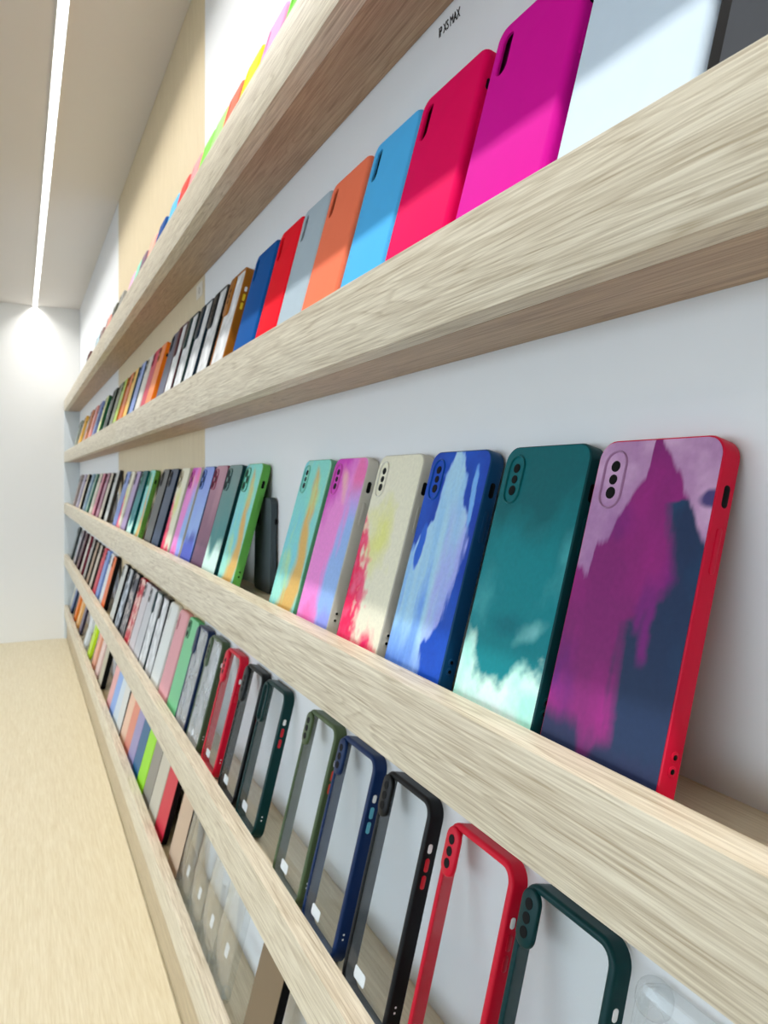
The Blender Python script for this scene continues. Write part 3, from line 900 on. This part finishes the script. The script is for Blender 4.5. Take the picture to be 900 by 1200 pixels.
R4 = [
 (668, 'clear', 'fully clear phone case with thick corners', 'clear', K()),
 (549, 'bumper', 'clear phone case with dark teal frame', 'dark teal', K(c=(0, 52, 54), b=(196, 24, 44))),
 (468, 'bumper', 'clear phone case with glossy red frame', 'red', K(c=(214, 16, 48), b=(196, 14, 42))),
 (400, 'bumper', 'clear phone case with black frame', 'black', K(c=(16, 17, 19), b=(200, 24, 40), band=(84, 90, 96))),
 (353, 'bumper', 'clear phone case with navy frame and cyan buttons', 'navy', K(c=(18, 44, 88), b=(96, 178, 200), band=(84, 96, 116))),
 (319, 'bumper', 'clear phone case with olive frame and orange buttons', 'olive', K(c=(82, 98, 66), b=(228, 78, 52), band=(120, 126, 120))),
 (274, 'bumper', 'clear phone case with pine green frame and open camera ring', 'pine green', K(c=(6, 52, 52), b=(200, 24, 44), open=1, isl=(.020, .050))),
 (254, 'bumper', 'clear phone case with jet black frame', 'jet black', K(c=(16, 18, 20), b=(200, 24, 40), isl=(.020, .048))),
 (234, 'bumper', 'clear phone case with cherry red frame', 'cherry red', K(c=(216, 20, 52), isl=(.020, .048))),
 (217.5, 'bumper', 'clear phone case with moss green frame', 'moss', K(haze=1, c=(70, 88, 62), isl=(.020, .048))),
 (204.5, 'bumper', 'clear phone case with dark blue frame', 'dark blue', K(haze=1, c=(20, 40, 78), isl=(.020, .048))),
 (196, 'plain', 'mint green phone case', 'mint', K(c=(126, 206, 150), s=(96, 176, 120))),
 (184.5, 'sil', 'blush pink silicone phone case', 'blush', K(c=(232, 172, 176))),
 (175, 'sil', 'milk white silicone phone case', 'milk white', K(c=(232, 234, 230))),
 (169.5, 'bumper', 'clear phone case with smoky black frame', 'smoky black', K(frost=1, c=(20, 24, 28), isl=(.020, .048))),
 (163, 'bumper', 'clear phone case with teal frame and amber buttons', 'teal', K(frost=1, c=(10, 50, 56), b=(222, 130, 40), isl=(.020, .048))),
 (157.5, 'plain', 'silver phone case with plum edge', 'plum-edged', K(c=(206, 206, 210), s=(82, 62, 84))),
 (152, 'plain', 'pearl phone case', 'pearl', K(c=(214, 206, 210), s=(110, 90, 100))),
 (145, 'plain', 'red and white marbled phone case', 'red marbled', K(c=(186, 34, 56), s=(160, 20, 40), fn=p_marble((186, 34, 56), (240, 214, 200), 81))),
 (139, 'plain', 'dark phone case with pale marbling', 'dark marbled', K(c=(70, 72, 84), s=(30, 30, 36), fn=p_marble((64, 66, 80), (200, 190, 184), 82))),
 (133.5, 'plain', 'grey phone case printed with pale rings', 'ringed grey', K(c=(110, 116, 124), s=(40, 44, 50), fn=p_rings((104, 110, 120), (196, 204, 214), 83))),
 (128, 'plain', 'off white phone case with black edge', 'off white', K(c=(214, 214, 208), s=(24, 24, 26))),
 (118.5, 'plain', 'bright orange phone case with black edge', 'bright orange', K(c=(244, 110, 30), s=(18, 14, 14), T=.014)),
 (115, 'plain', 'snow white phone case', 'snow white', K(c=(236, 238, 242))),
 (111, 'plain', 'light blue phone case', 'light blue', K(c=(132, 160, 222))),
 (108, 'plain', 'carmine red phone case', 'carmine', K(c=(216, 44, 72))),
 (104, 'plain', 'beige phone case', 'beige', K(c=(204, 190, 172), s=(60, 52, 48))),
 (100.5, 'plain', 'brown phone case', 'brown', K(c=(170, 140, 114), s=(40, 30, 26))),
 (97, 'plain', 'warm grey phone case', 'warm grey', K(c=(170, 166, 160), s=(30, 30, 30))),
 (93, 'plain', 'oatmeal phone case', 'oatmeal', K(c=(208, 198, 188), s=(120, 30, 52))),
 (89.5, 'plain', 'wine red phone case', 'wine red', K(c=(96, 36, 58), s=(50, 18, 30))),
 (86, 'plain', 'pale lilac grey phone case', 'lilac grey', K(c=(186, 178, 186), s=(70, 60, 70))),
 (82, 'plain', 'graphite phone case', 'graphite', K(c=(104, 112, 114), s=(50, 56, 58))),
]
R5 = [
 ('B-1', 'clear', 'frosty clear phone case', 'frosty clear', K()),
 ('B', 'plain', 'walnut brown phone case with thick black edge', 'walnut', K(c=(128, 108, 84), s=(14, 13, 13))),
 (244, 'clear', 'fully clear phone case', 'clear', K(sv=.050, lab='fully clear phone case on lowest ledge, first one left of the walnut case')),
 (232.5, 'clear', 'fully clear phone case', 'clear', K(sv=.046, lab='fully clear phone case on lowest ledge, second one left of the walnut case')),
 (222, 'clear', 'fully clear phone case', 'clear', K(sv=.046, lab='fully clear phone case on lowest ledge, third one left of the walnut case')),
 (212.5, 'clear', 'fully clear phone case', 'clear', K(sv=.042, lab='fully clear phone case on lowest ledge, fourth one left of the walnut case')),
 (195, 'plain', 'nude tan phone case with black edge', 'nude tan', K(c=(206, 178, 152), s=(18, 16, 16))),
 (180.5, 'plain', 'cherry red phone case with black edge', 'cherry', K(c=(216, 40, 66), s=(20, 12, 14))),
 (174, 'plain', 'bone white phone case', 'bone', K(c=(206, 198, 180), s=(190, 180, 160))),
 (167.5, 'plain', 'ash grey phone case with black edge', 'ash grey', K(c=(150, 144, 134), s=(18, 20, 26))),
 (161, 'plain', 'neon lime phone case', 'neon lime', K(c=(160, 230, 40), s=(170, 220, 40))),
 (156.5, 'plain', 'ocean blue phone case', 'ocean', K(c=(34, 104, 150), s=(20, 70, 110))),
 (152.5, 'plain', 'lavender phone case', 'lavender', K(c=(160, 152, 196))),
 (149.5, 'plain', 'coral phone case', 'coral', K(c=(232, 144, 122))),
 (146, 'plain', 'peach phone case', 'peach', K(c=(246, 202, 174))),
 (138.5, 'plain', 'white phone case with black edge', 'black-edged', K(c=(226, 226, 222), s=(14, 14, 16), T=.014)),
 (132, 'plain', 'ice blue phone case', 'ice blue', K(c=(214, 226, 236))),
 (128.5, 'plain', 'baby blue phone case', 'baby blue', K(c=(140, 178, 238))),
 (125, 'plain', 'pastel pink phone case', 'pastel pink', K(c=(244, 178, 178))),
 (115, 'plain', 'khaki phone case with black edge', 'khaki', K(c=(198, 188, 164), s=(14, 14, 14), T=.016)),
 (110.5, 'plain', 'shell pink phone case', 'shell pink', K(c=(240, 206, 196))),
 (106.5, 'plain', 'salmon phone case', 'salmon', K(c=(248, 176, 146))),
 (102, 'plain', 'neon yellow phone case', 'neon yellow', K(c=(206, 240, 40))),
 (97.5, 'plain', 'white phone case', 'white', K(c=(228, 232, 232))),
 (91.5, 'plain', 'dusky purple phone case', 'dusky purple', K(c=(112, 98, 122), s=(50, 44, 60))),
 (88.5, 'plain', 'apricot phone case', 'apricot', K(c=(248, 190, 120))),
 (85.5, 'plain', 'vivid orange phone case', 'vivid orange', K(c=(246, 132, 44))),
 (82, 'plain', 'denim blue phone case', 'denim', K(c=(108, 124, 168), s=(50, 60, 90))),
 (79.3, 'plain', 'pale cream phone case', 'pale cream', K(c=(222, 220, 206))),
]
ROWS = [R1, R2, R3, R4, R5]
LEDGE = ['topmost ledge', 'second-highest ledge', 'middle ledge', 'second-lowest ledge', 'lowest ledge']
GROUP = ['cases on the topmost ledge', 'cases on the second-highest ledge', 'cases on the middle ledge',
         'cases on the second-lowest ledge', 'cases on the lowest ledge']

for row, items in enumerate(ROWS):
    xl = []
    for it in items:
        if it[0] == 'B':
            xl.append(left_edge_X(row, 286, 1195))
        elif it[0] == 'B-1':
            xl.append(left_edge_X(row, 286, 1195) - .098)
        else:
            xl.append(left_edge_X(row, it[0]))
    # keep neighbours from cutting into each other: nudge them apart along the ledge
    for k in range(1, len(xl)):
        xl[k] = max(xl[k], xl[k - 1] + CW + .0022)
    if xl[-1] > XFAR - .03:                       # too crowded at the far wall: step the tail back
        lim = XFAR - .03
        for k in range(len(xl) - 1, 0, -1):
            xl[k] = min(xl[k], lim)
            lim = xl[k] - CW - .0022
    for k, (px, kind, desc, short, P) in enumerate(items):
        P = dict(P)
        if kind == 'bumper':
            P['T'] = .0125
        if kind == 'bumper' and row == 3 and k < 6:
            P['H'] = .176
        if xl[k] > 1.25:
            P['detail'] = 1
        if row == 1 and k and kind == 'sil':
            P['W'] = min(.0905, xl[k] - xl[k - 1] - .0018)
            P['T'] = .0120
        root = empty('phone_case')
        build_case(root, kind, P)
        place(root, row, xl[k], W=P.get('W', CW), H=P.get('H', CH), T=P.get('T', CTK), yfoot=0.2378 - (P.get('T', CTK) - CTK) * .2 + RND.random() * .0025 * (k > 5), roll=P.get('roll', 0.0))
        l = items[k + 1][3] if k + 1 < len(items) else None
        r = items[k - 1][3] if k else None
        if l and r:
            w = 'between %s and %s cases' % (l, r)
        elif l:
            w = 'nearest, right of the %s case' % l
        else:
            w = 'farthest, left of the %s case' % r
        lab = '%s on %s, %s' % (desc, LEDGE[row], w)
        if P.get('lab'):
            lab = P['lab']
        elif len(lab.split()) > 16:
            lab = '%s on %s' % (desc, LEDGE[row])
        tag(root, lab, 'phone case', GROUP[row])

# dark case behind the green-edged one, taller to stand for soft shadow too
dk = empty('phone_case')
build_case(dk, 'plain', dict(c=(84, 94, 98), s=(70, 80, 84), H=.122, W=.072, T=.0075))
tag(dk, 'dark smoky phone case tucked behind the green-edged case on middle ledge', 'phone case', GROUP[2])
xg = left_edge_X(2, 254)
dM = Matrix(((-1, 0, 0), (0, -.02, .9998), (0, .9998, .02))).to_4x4()
dM.translation = wpt(xg - CW + .012, .2835, zfloor(2) + .0004)
dk.matrix_world = dM

# ------------------------------------------------------------------ wall lettering and label
def text_mesh(body, size):
    cu = bpy.data.curves.new('lettering', 'FONT')
    cu.body = body
    cu.size = size
    cu.extrude = .00015
    ob = bpy.data.objects.new('lettering_tmp', cu)
    COL.objects.link(ob)
    dg = bpy.context.evaluated_depsgraph_get()
    me = bpy.data.meshes.new_from_object(ob.evaluated_get(dg))
    bpy.data.objects.remove(ob)
    return me

def on_wall(px, py, off=.0004):
    A, B = (px - 450) / F, (HY - py) / F
    d = (YW - off) / (ST + A * CT)
    return d * (CT - A * ST), d * B
me = text_mesh('IP XS MAX', .0105)
o = link('vinyl_lettering', me, M_DARK)
X0, Z0 = on_wall(514, 40)
X1, Z1 = on_wall(539, 14)
w = max(v.co.x for v in me.vertices)
k = (X0 - X1) / w
mw = Matrix(((-1, 0, 0), (0, 0, 1), (0, 1, 0))).to_4x4()
mw.translation = wpt(X0, YW - .0003, (Z0 + Z1) / 2 - .003)
o.matrix_world = mw @ Matrix.Diagonal((k, 1.0, 1.0, 1.0))
tag(o, 'small black lettering on the white wall right under the topmost ledge', 'lettering')

lb = empty('wall_label')
Xa, Za = on_wall(234, 341)
mw = Matrix(((-1, 0, 0), (0, 0, 1), (0, 1, 0))).to_4x4()
mw.translation = wpt(Xa, YW - .0006, Za - .012)
lb.matrix_world = mw
link('label_card', slab_mesh(.052, .026, .001, 0, 0, .0004, 3, 0, 0, None), plain((226, 218, 204), .5), lb)
link('label_mark', pillring_mesh(.012, .012, .006, .002, .0003, 0, .013), plain((150, 140, 126), .5), lb)
bpy.data.objects[lb.children[1].name].location.z = .0004
tag(lb, 'small pale label with a ring mark on the wood panel under the topmost ledge', 'label')
